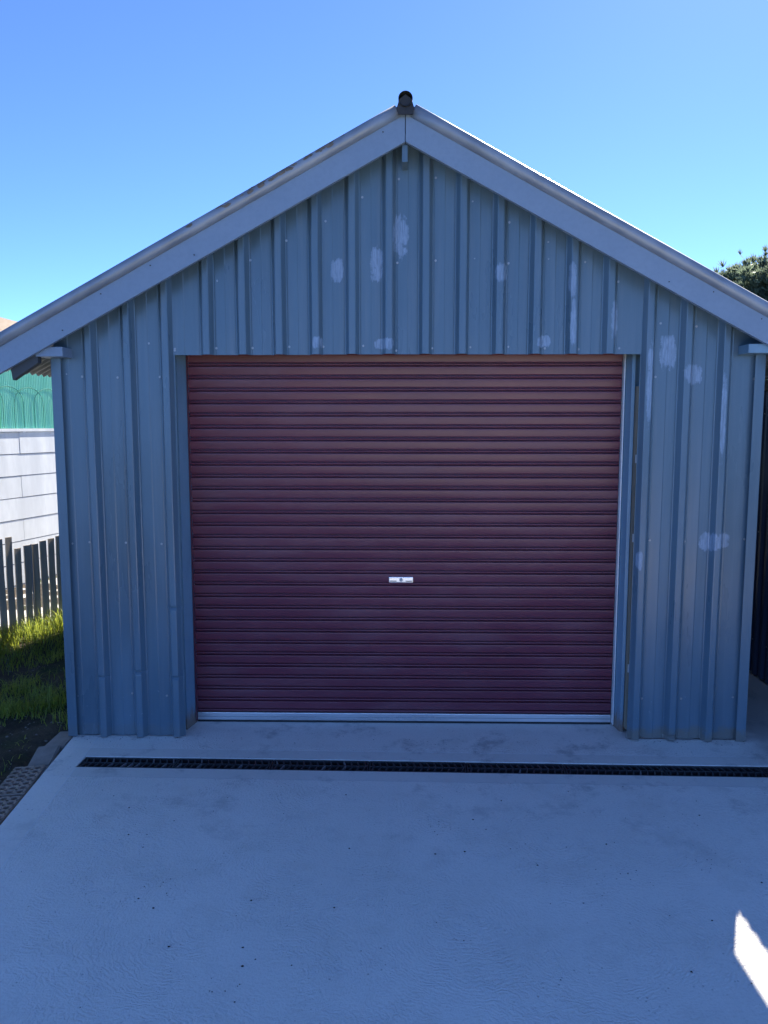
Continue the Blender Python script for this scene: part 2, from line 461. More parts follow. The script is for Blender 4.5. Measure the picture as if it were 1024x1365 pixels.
def rib_profile(x0, x1, ribs, h=0.036, base=0.068, crest=0.028, crease=0.0050):
    """(x, y) points left to right: flat pans at y = 0 and ribs standing out to y = -h"""
    pts = [(x0, 0.0)]
    prev = x0
    for r in ribs:
        for dx, y in ((-base / 2 - 0.012, 0.0), (-base / 2 - 0.006, 0.0025), (-base / 2, 0.0), (-crest / 2 - 0.003, -h + 0.002), (-crest / 2 + 0.002, -h), (crest / 2 - 0.002, -h), (crest / 2 + 0.003, -h + 0.002),
                      (base / 2, 0.0), (base / 2 + 0.006, 0.0025), (base / 2 + 0.012, 0.0)):
            x = r + dx
            if x <= pts[-1][0] + 1e-4 or x >= x1 - 1e-4: continue
            if dx < -base / 2 - 0.01 and x - pts[-1][0] > 0.06:
                m = (x + pts[-1][0]) / 2
                pts += [(m - 0.006, -crease * 0.9), (m, -crease), (m + 0.005, -crease * 0.55)]
            pts.append((x, y))
    if x1 - pts[-1][0] > 0.001: pts.append((x1, 0.0))
    return pts

DENTS = [(-1.456, 0.375, 0.013), (-1.252, 0.345, 0.012), (-1.252, 0.735, 0.010), (-1.66, 0.345, 0.010), (1.468, 0.03, 0.012), (-1.84, 0.52, 0.008)]
def sheet(name, x0, x1, ribs, z0, top, parent, mat=None, seed=0.0, place=None, step=0.05, label=None, jag=0.0, h=0.036):
    prof = rib_profile(x0, x1, ribs, h)
    zmax = max(top(p[0]) for p in prof)
    rows = []
    z = z0
    while z < zmax + step:
        rows.append(z); z += step
    for (dx, dz, a) in DENTS:
        if x0 - 0.02 <= dx <= x1 + 0.02 and z0 <= dz:
            rows += [dz - 0.014, dz - 0.007, dz, dz + 0.007, dz + 0.014]
    rows = sorted(set(round(r, 4) for r in rows))
    vs = []; fs = []
    for zi, zz in enumerate(rows):
        for (x, y) in prof:
            zc = min(zz, top(x))
            if zi == 0 and jag: zc += jag * abs(noise.noise(Vector((x * 14, seed, 3))))
            yy = y + 0.0022 * noise.noise(Vector((x * 3.1, zc * 1.6, seed))) + 0.0009 * noise.noise(Vector((x * 11, zc * 6, seed)))
            xx = x + 0.0020 * noise.noise(Vector((seed, zc * 1.3, round(x * 5))))
            for (dx, dz, a) in DENTS:
                if place is None and abs(x - dx) < 0.045:
                    yy += a * math.exp(-((zc - dz) / 0.008) ** 2) * (1.0 if y < -0.01 else 0.25)
            vs.append((xx, yy, zc))
    n = len(prof)
    for j in range(len(rows) - 1):
        for i in range(n - 1):
            a = j * n + i
            if max(vs[a + n][2] - vs[a][2], vs[a + n + 1][2] - vs[a + 1][2]) < 1e-5: continue
            fs.append((a, a + 1, a + n + 1, a + n))
    if place is not None:
        vs = [place(Vector(v)) for v in vs]
    me = mesh_data(name, vs, fs, mat or M['clad'])
    bm = bmesh.new(); bm.from_mesh(me)
    bmesh.ops.remove_doubles(bm, verts=bm.verts, dist=1e-5)
    bmesh.ops.delete(bm, geom=[v for v in bm.verts if not v.link_faces], context='VERTS')
    bm.to_mesh(me); bm.free()
    auto_smooth(me, math.radians(16))
    o = link(name, me, parent, OFF)
    sm = o.modifiers.new('thickness', 'SOLIDIFY'); sm.thickness = 0.0016; sm.offset = 0
    if label: o['label'] = label
    return o

topf = lambda x: zroof(x) - 0.03
HZ = 2.090
sheet('wall_sheet', -1.855, -1.212, [-1.66, -1.456, -1.252], 0.004, topf, garage, seed=1.0, jag=0.012, label='left front wall sheet with dented ribs near the foot')
GR = [-1.035 + 0.1907 * i for i in range(12)]
sheet('wall_sheet', -1.236, GR[3] + 0.036, GR[0:4], HZ, topf, garage, seed=2.0, place=lambda v: v + Vector((0, -0.0012, 0)))
sheet('wall_sheet', GR[3] + 0.028, GR[7] + 0.036, GR[4:8], HZ + 0.002, topf, garage, seed=3.0)
sheet('wall_sheet', GR[7] + 0.028, 1.237, GR[8:12], HZ + 0.001, topf, garage, seed=4.0, place=lambda v: v + Vector((0, -0.0012, 0)))
sheet('wall_sheet', 1.231, 1.863, [1.269, 1.468, 1.667], 0.006, topf, garage, seed=5.0, jag=0.014, label='right front wall sheet with pale touch-up paint and a dirty foot')
# side and back walls (the side sheets run along y)
ribs_side = [0.1 + 0.195 * i for i in range(20)]
for s in (-1, 1):
    pl = (lambda v: Vector((-1.853 - (-v.y), v.x, v.z))) if s < 0 else (lambda v: Vector((1.861 - v.y, v.x, v.z)))
    sheet('wall_sheet', 0.0, GL, ribs_side, 0.004, lambda x: 2.16, garage, seed=6.0 + s, place=pl, step=0.12)
sheet('wall_sheet', -1.853, 1.861, [-1.75 + 0.195 * i for i in range(19)], 0.004, topf, garage, seed=9.0, step=0.12, place=lambda v: Vector((v.x, GL - v.y, v.z)))

# corner flashings, folded steel angles
for s, x in ((-1, -1.860), (1, 1.868)):
    m = MB()
    a = x; b = x - s * 0.052
    m.prism([(a, 0.06), (a, -0.030), (b, -0.030), (b + s * 0.020, -0.002), (b + s * 0.022, -0.002), (b + s * 0.003, -0.0275), (a - s * 0.0025, -0.0275), (a - s * 0.0025, 0.06)], 'z', 0.006, 2.10)
    m.build('corner_flashing', M['clad'], garage, OFF)

# jambs: folded channels that make the reveal, painted like the cladding
m = MB()
m.prism([(-1.320, 0.085), (-1.252, 0.085), (-1.249, 0.090), (-1.228, 0.086), (-1.203, 0.200), (-1.203, 0.262), (-1.320, 0.262)], 'z', 0.0, 2.16)
m.build('door_jamb', M['jamb'], garage, OFF, bevel=0.0015)
m = MB()
m.prism([(1.209, 0.200), (1.222, 0.104), (1.2395, 0.100), (1.2405, 0.130), (1.320, 0.130), (1.320, 0.262), (1.209, 0.262)], 'z', 0.0, 2.16)
jr = m.build('door_jamb', M['jamb'], garage, OFF, bevel=0.0015)
MB().box(1.2435, 1.275, 0.066, 0.110, 0.03, 1.93).build('packing_strip', M['timber'], garage, OFF, bevel=0.002)
for z in (0.36, 1.09, 1.52):
    MB().box(1.2440, 1.2500, 0.060, 0.0655, z, z + 0.045).build('jamb_clip', M['white_guide'], garage, OFF)
# header angle behind the gable sheets
MB().box(-1.262, 1.262, 0.006, 0.05, HZ + 0.012, HZ + 0.075).build('header_beam', M['dark_timber'], garage, OFF)
MB().box(-1.855, 1.86, 0.01, 0.06, 2.175, 2.24).build('wall_girt', M['timber'], garage, OFF)

# roller door: slats, bottom rail, seal, lock handle, guides
DY = 0.222
door = link('roller_door', None, garage, OFF)
door['label'] = 'closed maroon ribbed roller door with a silver bottom rail'
P = 0.0686
prof = []
for i in range(11):                                     # broad face that leans out towards its foot
    t = 1.0 - i / 10                                    # t = 1 at the foot of the face
    prof.append((0.0215 + (P - 0.0215) * (i / 10), -0.0112 + 0.0075 * (t ** 1.6)))
sm_ = [(0.0, 0.0030), (0.0016, 0.0085), (0.0038, 0.0080), (0.0050, -0.0030), (0.0070, -0.0064), (0.0105, -0.0074), (0.0140, -0.0060), (0.0156, -0.0020), (0.0166, 0.0085), (0.0192, 0.0085), (0.0204, -0.0010)]
full = sm_ + prof[:-1] + [(P - 0.0030, -0.0106), (P - 0.0012, -0.0060), (P, 0.0030)]
NXS = 12
vs = []; fs = []
for (z, y) in full:
    for i in range(NXS + 1):
        vs.append((-1.201 + 2.402 * i / NXS, y, z))
for j in range(len(full) - 1):
    for i in range(NXS):
        a = j * (NXS + 1) + i
        fs.append((a, a + 1, a + NXS + 2, a + NXS + 1))
slat_me = mesh_data('door_slat', vs, fs, M['door'], True)
auto_smooth(slat_me, math.radians(55))
nsl = 33
for i in range(nsl):
    link('door_slat', slat_me, door, (0, DY + 0.0006 * math.sin(i * 1.7), 0.058 + i * P))
MB().box(-1.199, 1.199, DY - 0.016, DY + 0.012, 0.014, 0.0575).build('bottom_rail', M['alu'], door, bevel=0.002)
MB().box(-1.199, 1.199, DY - 0.0175, DY - 0.0161, 0.033, 0.036).build('rail_groove', M['galv'], door)
MB().box(-1.199, 1.199, DY - 0.012, DY + 0.010, 0.0005, 0.0135).build('rubber_seal', M['rubber'], door)
lock = MB().box(-0.083, 0.054, DY - 0.0175, DY - 0.003, 0.832, 0.864)
lk = lock.build('lock_plate', M['alu'], door, bevel=0.003)
MB().tube((-0.014, DY - 0.026, 0.848), (-0.014, DY - 0.0176, 0.848), 0.0095, 16).build('lock_cylinder', M['galv'], lk)
MB().box(-0.078, -0.040, DY - 0.0205, DY - 0.0176, 0.8385, 0.8425).build('handle_slot', M['rubber'], lk)
MB().box(0.012, 0.050, DY - 0.0205, DY - 0.0176, 0.8385, 0.8425).build('handle_slot', M['rubber'], lk)
MB().box(1.2015, 1.2085, DY - 0.046, DY - 0.012, 0.012, 2.14).build('door_guide', M['white_guide'], door, bevel=0.001)
MB().box(-1.2028, -1.2012, DY - 0.040, DY - 0.012, 0.012, 2.14).build('door_guide', M['door'], door)
MB().box(1.2015, 1.24, DY + 0.014, DY + 0.05, 0.0, 2.16).build('guide_channel', M['galv'], door)
MB().box(-1.24, -1.2015, DY + 0.014, DY + 0.05, 0.0, 2.16).build('guide_channel', M['galv'], door)
MB().tube((-1.22, DY + 0.16, 2.40), (1.22, DY + 0.16, 2.40), 0.15, 24).build('door_roll', M['door'], door, smooth=True)

# roof: corrugated sheets laid from ridge to eave, each a part
def corr_sheet(name, s, y0, y1, parent, off, mat, x_r, x_e, zf, pitch=0.076, amp=0.0085, nxs=10):
    cnt = int(round((y1 - y0) / pitch * 8))
    vs = []; fs = []
    for i in range(nxs + 1):
        x = x_r + (x_e - x_r) * i / nxs
        for j in range(cnt + 1):
            y = y0 + (y1 - y0) * j / cnt
            vs.append((s * x, y, zf(x) + amp * math.cos(2 * math.pi * y / pitch)))
    n = cnt + 1
    for i in range(nxs):
        for j in range(cnt):
            a = i * n + j
            fs.append((a, a + 1, a + n + 1, a + n))
    o = link(name, mesh_data(name, vs, fs, mat, True), parent, off)
    sm = o.modifiers.new('thickness', 'SOLIDIFY'); sm.thickness = 0.0012; sm.offset = 0
    return o
for s in (-1, 1):
    for i in range(6):
        y0 = -0.10 + i * 0.762 * 0.95
        y1 = min(y0 + 0.762, 4.15)
        corr_sheet('roof_sheet', s, y0, y1, garage, OFF, M['galv'], 0.02, 2.21 if s < 0 else 2.155, lambda x, i=i: zroof(x) + 0.0022 * (i % 2) - 0.012)
# straight eave flashing on the right
m = MB(); xe = 2.152
m.prism([(xe, zroof(xe) + 0.004), (xe + 0.018, zroof(xe) - 0.006), (xe + 0.018, zroof(xe) - 0.055), (xe, zroof(xe) - 0.055)], 'y', -0.12, 4.15)
m.build('eave_flashing', M['galv'], garage, OFF)

# barge boards: mitred at the ridge, one each side
def barge(s, xend):
    poly = [(s * 0.0015, zbot(0) - 0.0), (s * xend, zbot(xend)), (s * xend, zbot(xend) + 0.140), (s * 0.0015, zbot(0) + 0.142)]
    m = MB().prism(poly, 'y', -0.150 - (0.003 if s > 0 else 0.0), -0.126)
    return m.build('barge_board', M['barge'], garage, OFF, bevel=0.002)
b1 = barge(-1, 2.20); b2 = barge(1, 2.15)
for s, bo in ((-1, b1), (1, b2)):
    for k in range(9):
        x = 0.12 + k * 0.235 + random.uniform(-.03, .03)
        for dz in (0.035, 0.105):
            if random.random() < 0.65: continue
            z = zbot(x) + dz
            MB().tube((s * x, -0.1545, z), (s * x, -0.149, z), 0.0032, 8).build('nail', M['ridge'], bo)
# rolled verge cappings: tube along the top edge with a flange over the roof
def roll(s, x0, x1):
    m = MB(); R_ = 0.031; seg = 20
    nl = 14
    rows = []
    for i in range(nl + 1):
        x = x0 + (x1 - x0) * i / nl
        zc = 3.105 + 0.140 + 0.024 - SL * x + 0.0015 * noise.noise(Vector((x * 2, s, 0)))
        nrm = Vector((s * SL, 0, 1)).normalized()
        ring = []
        for k in range(seg + 1):
            a = math.radians(-75 - 235 * k / seg)                # open spiral, round towards the camera
            ring.append(Vector((s * x, -0.150, zc)) + Vector((0, 1, 0)) * math.cos(a) * R_ + nrm * math.sin(a) * R_ * -1 * -1)
        rows.append(ring)
    vs = [p for r_ in rows for p in r_]
    n = seg + 1
    fs = [(i * n + k, i * n + k + 1, (i + 1) * n + k + 1, (i + 1) * n + k) for i in range(nl) for k in range(seg)]
    me = mesh_data('verge_capping', vs, fs, M['roll'], True)
    o = link('verge_capping', me, garage, OFF)
    sm = o.modifiers.new('thickness', 'SOLIDIFY'); sm.thickness = 0.002
    # flange lying on the roof
    f = MB()
    pts = []
    for x in (x0, x1):
        z = 3.105 + 0.140 + 0.024 - SL * x
        pts += [(s * x, -0.135, z + 0.028), (s * x, 0.03, zroof(x) + 0.018)]
    f.add(pts, [(0, 1, 3, 2)])
    f.build('capping_flange', M['roll'], o)
    return o
rl = roll(-1, 0.040, 2.22); rr = roll(1, 0.040, 2.165)
# lichen crusts on the left capping
random.seed(5)
for k in range(110):
    x = random.choice([random.gauss(0.40, 0.05), random.gauss(0.62, 0.10), random.gauss(0.75, 0.12)])
    if x < 0.24: continue
    zc = 3.269 - SL * x
    a = math.radians(random.uniform(5, 100))
    p = Vector((-x, -0.150 - math.cos(a) * 0.0315, zc + math.sin(a) * 0.0315))
    r = random.uniform(0.004, 0.012)
    nn = Vector((0, -math.cos(a), math.sin(a)))
    u = Vector((-1, 0, -SL)).normalized(); w = nn.cross(u)
    poly = [p + (u * math.cos(t) * r * 1.8 + w * math.sin(t) * r * 0.8) * random.uniform(.7, 1.2) + nn * 0.0015 for t in [i * math.pi / 4 for i in range(8)]]
    MB().add(poly + [p + nn * 0.0035], [(i, (i + 1) % 8, 8) for i in range(8)]).build('lichen_spot', M['lichen'], rl)
# ridge cap: dark rolled tube with wings
m = MB()
seg = 18; vs = []; fs = []
ring = [(-0.155, 3.172), (-0.07, 3.218)]
for k in range(seg + 1):
    a = math.radians(205 - 230 * k / seg)
    ring.append((0.036 * math.cos(a), 3.288 + 0.036 * math.sin(a)))
ring += [(0.07, 3.218), (0.155, 3.172)]
for y in (-0.100, 4.18):
    vs += [(x, y, z) for x, z in ring]
n = len(ring)
fs = [(i, i + 1, i + 1 + n, i + n) for i in range(n - 1)]
me = mesh_data('ridge_cap', vs, fs, M['ridge'], True)
rc = link('ridge_cap', me, garage, OFF)
smd = rc.modifiers.new('thickness', 'SOLIDIFY'); smd.thickness = 0.003
MB().tube((0, -0.20, 3.288), (0, -0.101, 3.288), 0.035, 20, caps=False).build('ridge_roll', M['ridge'], garage, OFF, smooth=True)
MB().prism([(-0.034, 3.22), (0.034, 3.22), (0.044, 3.245), (0.030, 3.29), (0.0, 3.312), (-0.030, 3.29), (-0.044, 3.245)], 'y', -0.185, -0.178).build('ridge_end', M['ridge'], garage, OFF)
# ridge board end under the apex, plate ends at the eaves, end rafters
MB().box(-0.016, 0.012, -0.124, 0.05, 3.018, 3.10).build('ridge_board', M['clad'], garage, OFF, bevel=0.002)
MB().box(-1.895, -1.755, -0.124, -0.001, 2.073, 2.122).build('wall_plate', M['barge'], garage, OFF, bevel=0.003)
MB().box(1.735, 1.90, -0.124, -0.001, 2.085, 2.130).build('wall_plate', M['jamb'], garage, OFF, bevel=0.003)
for s in (-1, 1):
    xa, xb = 1.885, 2.02
    m = MB().prism([(s * xa, zbot(xa) - 0.045), (s * xb, zbot(xb) - 0.06), (s * (xb + 0.012), zbot(xb) + 0.02), (s * 2.08, zroof(2.08) - 0.03), (s * xa, zroof(xa) - 0.03)], 'y', -0.122, -0.082)
    m.build('end_rafter', M['dark_timber'], garage, OFF)
    MB().prism([(s * 1.87, 2.10), (s * 2.05, zroof(2.05) - 0.11), (s * 2.05, zroof(2.05) - 0.03), (s * 1.87, zroof(1.87) - 0.03)], 'y', 0.9, 0.95).build('rafter', M['dark_timber'], garage, OFF)

# fixing screws of the cladding
sc = MB().tube((0, -0.0045, 0), (0, 0.002, 0), 0.0038, 6, 0.0046)
sc.tube((0, -0.0012, 0), (0, 0.001, 0), 0.0062, 10)
scr_me = mesh_data('screw', sc.v, sc.f, M['screw'])
random.seed(11)
spots = []
for i, r in enumerate(GR):
    spots.append((r + 0.046, HZ + 0.034))
    zt = zbot(r) - 0.075
    if zt - HZ > 0.12: spots.append((r + 0.05, zt))
    if i >= 5 and zbot(r) - 2.55 > 0.12 and i < 10: spots.append((r + 0.05, 2.565))
spots += [(-1.236 + 0.02, HZ + 0.03), (-1.20, HZ + 0.036)]
for z, xsx in ((1.985, (-1.80, -1.70, -1.51, -1.30)), (1.085, (-1.80, -1.70, -1.50, -1.305)), (0.235, (-1.80, -1.70, -1.50, -1.305)),
               (1.97, (1.305, 1.50, 1.83)), (1.115, (1.31, 1.505, 1.69, 1.825)), (0.235, (1.31, 1.51, 1.80)), (2.16, (-1.34,)), (2.24, (1.32, 1.52))):
    for x in xsx: spots.append((x, z))
for (x, z) in spots:
    link('screw', scr_me, garage, (x + random.uniform(-.011, .011) - GO.x, -0.0022 - GO.y, z + random.uniform(-.013, .013)))

# mortar splashed along the foot of the front wall
random.seed(3)
def bead(x0, x1, yb):
    vs = []; fs = []
    n = int((x1 - x0) / 0.008)
    for i in range(n + 1):
        x = x0 + (x1 - x0) * i / n
        a = max(0.0, noise.noise(Vector((x * 9, yb, 1)))) * 0.030 + max(0, noise.noise(Vector((x * 34, 3, 1)))) * 0.014 + 0.003
        hgt = 0.002 + a * 0.30
        vs += [(x, yb, hgt), (x, yb - a * 0.7, hgt * 0.75), (x, yb - a * 1.2 - 0.004, -0.001)]
    for i in range(n):
        for j in range(2):
            q = i * 3 + j
            fs.append((q, q + 3, q + 4, q + 1))
    o = link('mortar_bead', mesh_data('mortar_bead', vs, fs, M['mortar'], True), slab_o)
    return o
bead(-1.84, -1.20, -0.008); bead(1.24, 1.86, -0.008)

# ------------------------------------------------------------------ channel drain
DL = Vector(dpt((DX0 + DX1) / 2, 0, -0.12))
drain = thing('channel_drain', 'long black plastic channel drain with a slotted grate set in the concrete', 'drain', DL, DROT)
LEN = DX1 - DX0
m = MB()
W = DW - 0.002
m.prism([(-W, 0.112), (-W, 0.0), (W, 0.0), (W, 0.112), (W - 0.006, 0.112), (W - 0.006, 0.006), (-W + 0.006, 0.006), (-W + 0.006, 0.112)], 'x', -LEN / 2 + 0.002, LEN / 2 - 0.002)
m.build('channel', M['grate'], drain)
bar = MB()
bar.prism([(-0.0035, -0.0245), (0.0035, -0.0245), (0.0165, 0.0245), (0.0095, 0.0245)], 'z', -0.014, 0.0)
bar_me = mesh_data('bar', bar.v, bar.f, M['grate'])
bar2 = MB()
bar2.prism([(0.0095, -0.0245), (0.0165, -0.0245), (0.0035, 0.0245), (-0.0035, 0.0245)], 'z', -0.014, 0.0)
bar2_me = mesh_data('bar', bar2.v, bar2.f, M['grate'])
bw_me = bar_me.copy(); bw_me.materials.clear(); bw_me.materials.append(M['worn'])
bw2_me = bar2_me.copy(); bw2_me.materials.clear(); bw2_me.materials.append(M['worn'])
nsec = 8; SLN = LEN / nsec
ztop = 0.117
random.seed(21)
for s in range(nsec):
    x0 = -LEN / 2 + s * SLN + 0.003; x1 = -LEN / 2 + (s + 1) * SLN - 0.003
    xc = (x0 + x1) / 2
    m = MB()
    hx = (x1 - x0) / 2
    m.box(-hx, hx, -0.0575, -0.0508, -0.016, 0.0006)
    m.box(-hx, hx, 0.0508, 0.0575, -0.016, 0.0006)
    m.box(-hx, hx, -0.0032, 0.0032, -0.016, 0.0006)
    m.box(-hx, -hx + 0.006, -0.0508, 0.0508, -0.016, 0.0001)
    m.box(hx - 0.006, hx, -0.0508, 0.0508, -0.016, 0.0001)
    gr = m.build('grate', M['grate'], drain, loc=(xc, 0, ztop + random.uniform(-0.0012, 0.0008)))
    nb = 14
    for i in range(nb):
        x = -hx + 0.012 + (2 * hx - 0.036) * i / (nb - 1)
        worn = 0.55 if s in (0, 1, 2) else 0.05
        link('bar', bw_me if random.random() < worn * 0.45 else bar_me, gr, (x, -0.028, 0))
        link('bar', bw2_me if random.random() < worn * 0.30 else bar2_me, gr, (x, 0.028, 0))

# ------------------------------------------------------------------ bricks along the slab's left edge
def brick_mesh(name, L, Wd, H, holes, mat):
    """brick with its perforations open at the top, made of a grid whose cells carry round holes"""
    bm = bmesh.new()
    m = MB()
    if not holes:
        m.box(-Wd / 2, Wd / 2, -L / 2, L / 2, 0, H)
        me = mesh_data(name, m.v, m.f, mat)
        b2 = bmesh.new(); b2.from_mesh(me)
        bmesh.ops.recalc_face_normals(b2, faces=b2.faces)
        bmesh.ops.bevel(b2, geom=b2.edges[:], offset=0.006, segments=2, affect='EDGES')
        for v in b2.verts: v.co += Vector([noise.noise(v.co * 30 + Vector((i * 7, 0, 0))) * 0.003 for i in range(3)])
        b2.to_mesh(me); b2.free(); bm.free()
        return me
    nxh, nyh = holes
    x0, x1, y0, y1 = -Wd / 2 + 0.004, Wd / 2 - 0.004, -L / 2 + 0.004, L / 2 - 0.004
    cw = (x1 - x0) / nxh; cl = (y1 - y0) / nyh
    K = 16
    for i in range(nxh):
        for j in range(nyh):
            cx = x0 + (i + 0.5) * cw; cy = y0 + (j + 0.5) * cl
            r = min(cw, cl) * 0.36
            outer = []; inner = []; low = []
            for k in range(K):
                a = 2 * math.pi * (k + 0.5) / K
                c, s = math.cos(a), math.sin(a)
                q = 1 / max(abs(c), abs(s))
                outer.append((cx + c * q * cw / 2, cy + s * q * cl / 2, H))
                inner.append((cx + c * r, cy + s * r, H - 0.0015))
                low.append((cx + c * r * 0.95, cy + s * r * 0.95, 0.012))
            vs = outer + inner + low
            fs = []
            for k in range(K):
                k2 = (k + 1) % K
                fs += [(k, k2, K + k2, K + k), (K + k, K + k2, 2 * K + k2, 2 * K + k)]
            fs.append(tuple(range(2 * K, 3 * K)))
            m.add(vs, fs)
    b = 0.004
    X0, X1, Y0, Y1 = -Wd / 2, Wd / 2, -L / 2, L / 2
    m.add([(x0, y0, H), (x1, y0, H), (x1, y1, H), (x0, y1, H), (X0, Y0, H - b), (X1, Y0, H - b), (X1, Y1, H - b), (X0, Y1, H - b),
           (X0, Y0, 0), (X1, Y0, 0), (X1, Y1, 0), (X0, Y1, 0)],
          [(0, 4, 5, 1), (1, 5, 6, 2), (2, 6, 7, 3), (3, 7, 4, 0), (4, 8, 9, 5), (5, 9, 10, 6), (6, 10, 11, 7), (7, 11, 8, 4)])
    bm.free()
    me = mesh_data(name, m.v, m.f, mat)
    return me
pb = brick_mesh('perforated_brick', 0.30, 0.15, 0.07, (3, 7), M['brick'])
sb = brick_mesh('paver_brick', 0.23, 0.115, 0.05, None, M['paver'])
def edge_x(y): return -1.838 - 0.089 * y
ang = 0.089
for (y, dx, dz, da, lab) in ((-0.54, 0.092, 0.0, 0.03, 'perforated pale brown brick edging the slab, next to the smooth pavers'),
                             (-0.855, 0.090, -0.004, -0.02, 'perforated pale brown brick edging the slab, nearest the camera')):
    o = link('perforated_brick', pb, None, (edge_x(y) - dx, y, -0.072 + dz), (0.015, -0.03, ang + da))
    tag(o, lab, 'brick', 'perforated bricks along the slab edge')
for i, (y, dx, dz, da, rx, lab) in enumerate(((-0.265, 0.072, -0.050, 0.10, 0.06, 'flat grey-brown paver between perforated brick and the garage corner'),
                             (-0.045, 0.055, -0.052, -0.05, -0.03, 'flat grey-brown paver lying at the left garage corner'),
                             (-0.40, 0.013, -0.061, 0.16, 0.0, 'broken thin paver wedged between perforated brick and slab'))):
    o = link('paver_brick', sb, None, (edge_x(y) - dx, y, dz), (rx, -0.05, ang + da), (1, 1, 1) if i < 2 else (0.24, 0.8, 1.0))
    tag(o, lab, 'paver', 'pavers along the slab edge')

# ------------------------------------------------------------------ paling fence on the left
FO = Vector((FA.x, FA.y, -0.02))
fence = thing('paling_fence', 'low fence of dark weathered upright palings with gaps, at the left', 'fence', FO, math.atan2(FD.y, FD.x))
random.seed(14)
pal = []
t = -2.6
hs = {0: .86, 1: .86, 2: .76, 3: .775, 4: .785, 5: .79, 6: .81, 7: .815}
k = 0
pos = []
t = 0.045 - 0.078 * 34
while t < 2.35:
    pos.append(t); t += 0.078
for t in pos:
    idx = round((t - 0.045) / 0.078)
    top = hs.get(idx, 0.80 + random.uniform(-0.04, 0.05))
    w = 0.0565 + random.uniform(-0.004, 0.004)
    th = 0.010
    m = MB()
    # slightly wandering board
    p0x, lean = random.uniform(-.002, .002), random.uniform(-0.008, 0.008)
    zs = [-0.10, top * 0.33, top * 0.66, top]
    vs = []; fs = []
    for q, z in enumerate(zs):
        cx = p0x + lean * z + 0.003 * math.sin(q * 2.1 + idx)
        tw = 0.002 * math.sin(idx * 1.3 + q)
        zz = (z + random.uniform(-0.006, 0.006)) if q == 3 else z
        vs += [(cx - w / 2, -th / 2 + tw, zz), (cx + w / 2, -th / 2 - tw, zz), (cx + w / 2, th / 2 - tw, zz), (cx - w / 2, th / 2 + tw, zz)]
    for q in range(3):
        a = q * 4
        fs += [(a, a + 1, a + 5, a + 4), (a + 1, a + 2, a + 6, a + 5), (a + 2, a + 3, a + 7, a + 6), (a + 3, a, a + 4, a + 7)]
    fs += [(12, 13, 14, 15), (3, 2, 1, 0)]
    m.add(vs, fs)
    m.build('paling', M['paling'], fence, loc=(t, 0, 0))
for z in (-0.02,):
    MB().box(pos[0] - 0.05, pos[-1] + 0.05, 0.012, 0.05, z, z + 0.07).build('rail', M['timber'], fence)
for t in (-2.0, -0.9, 1.1, 2.2):
    MB().box(t - 0.025, t + 0.025, 0.051, 0.10, -0.14, 0.74).build('post', M['timber'], fence)
# pale steel strip screwed between two palings
MB().box(0.045 + 0.078 * 3.5 - 0.003, 0.045 + 0.078 * 3.5 + 0.002, -0.014, -0.004, 0.02, 0.785).build('steel_strip', M['galv'], fence)

# pale path added behind the fence so the gaps between palings show bright
m = MB()
pa = [FA + FD * t - FN * 0.22 for t in (-2.8, 3.4)]
m.add([(pa[0].x, pa[0].y, 0.035), (pa[1].x, pa[1].y, 0.075), (-3.05, 6.9, 0.075), (-5.2, -1.2, 0.035)], [(0, 1, 2, 3)])
tag(m.build('path', M['mortar']), kind='structure')

# ------------------------------------------------------------------ white plank wall with green sheeting behind the fence
WB = Vector((-4.0, 3.6)); WDIR = Vector((0.24, 1.0)).normalized()
wall = thing('plank_wall', 'white plank-clad wall topped with green translucent sheeting, beyond the fence', 'wall', (WB.x, WB.y, -0.16), math.atan2(WDIR.y, WDIR.x))
Z0 = 0.16
MB().box(-4.2, 4.2, 0.03, 0.13, 0.0, 1.62 + Z0).build('core', M['mortar'], wall)
row_h = 0.226
zt = 1.655
random.seed(9)
r = 0
while zt - r * row_h > -0.1:
    z1 = zt - r * row_h; z0 = z1 - row_h + 0.006
    start = -4.2 + (0.0 if r % 2 == 0 else 0.62)
    # joints of every other row fall at s = 0.22
    shift = 0.22 - (-4.2 + 0.62 * 0) - int((0.22 + 4.2) / 1.24) * 1.24
    js = -4.2 + (shift if r % 2 == 0 else shift - 0.62)
    if js > -4.19:
        segs = [(-4.2, js)]
    else:
        segs = []
    while js < 4.2:
        segs.append((max(js, -4.2), min(js + 1.24, 4.2))); js += 1.24
    for a, b in segs:
        if b - a < 0.03: continue
        m = MB()
        l = (b - a) / 2 - 0.002
        # lower edge stands proud of the board beneath
        m.prism([(0.0, 0.0), (0.028, 0.0), (0.028, row_h - 0.006), (0.004, row_h - 0.006)], 'x', -l, l)
        m.build('plank', M['plank'], wall, loc=((a + b) / 2, random.uniform(-0.0015, 0.0015), z0 + Z0))
    r += 1
MB().box(-4.2, 4.2, -0.014, 0.14, 1.660 + Z0, 1.690 + Z0).build('capping', M['plank'], wall, bevel=0.003)
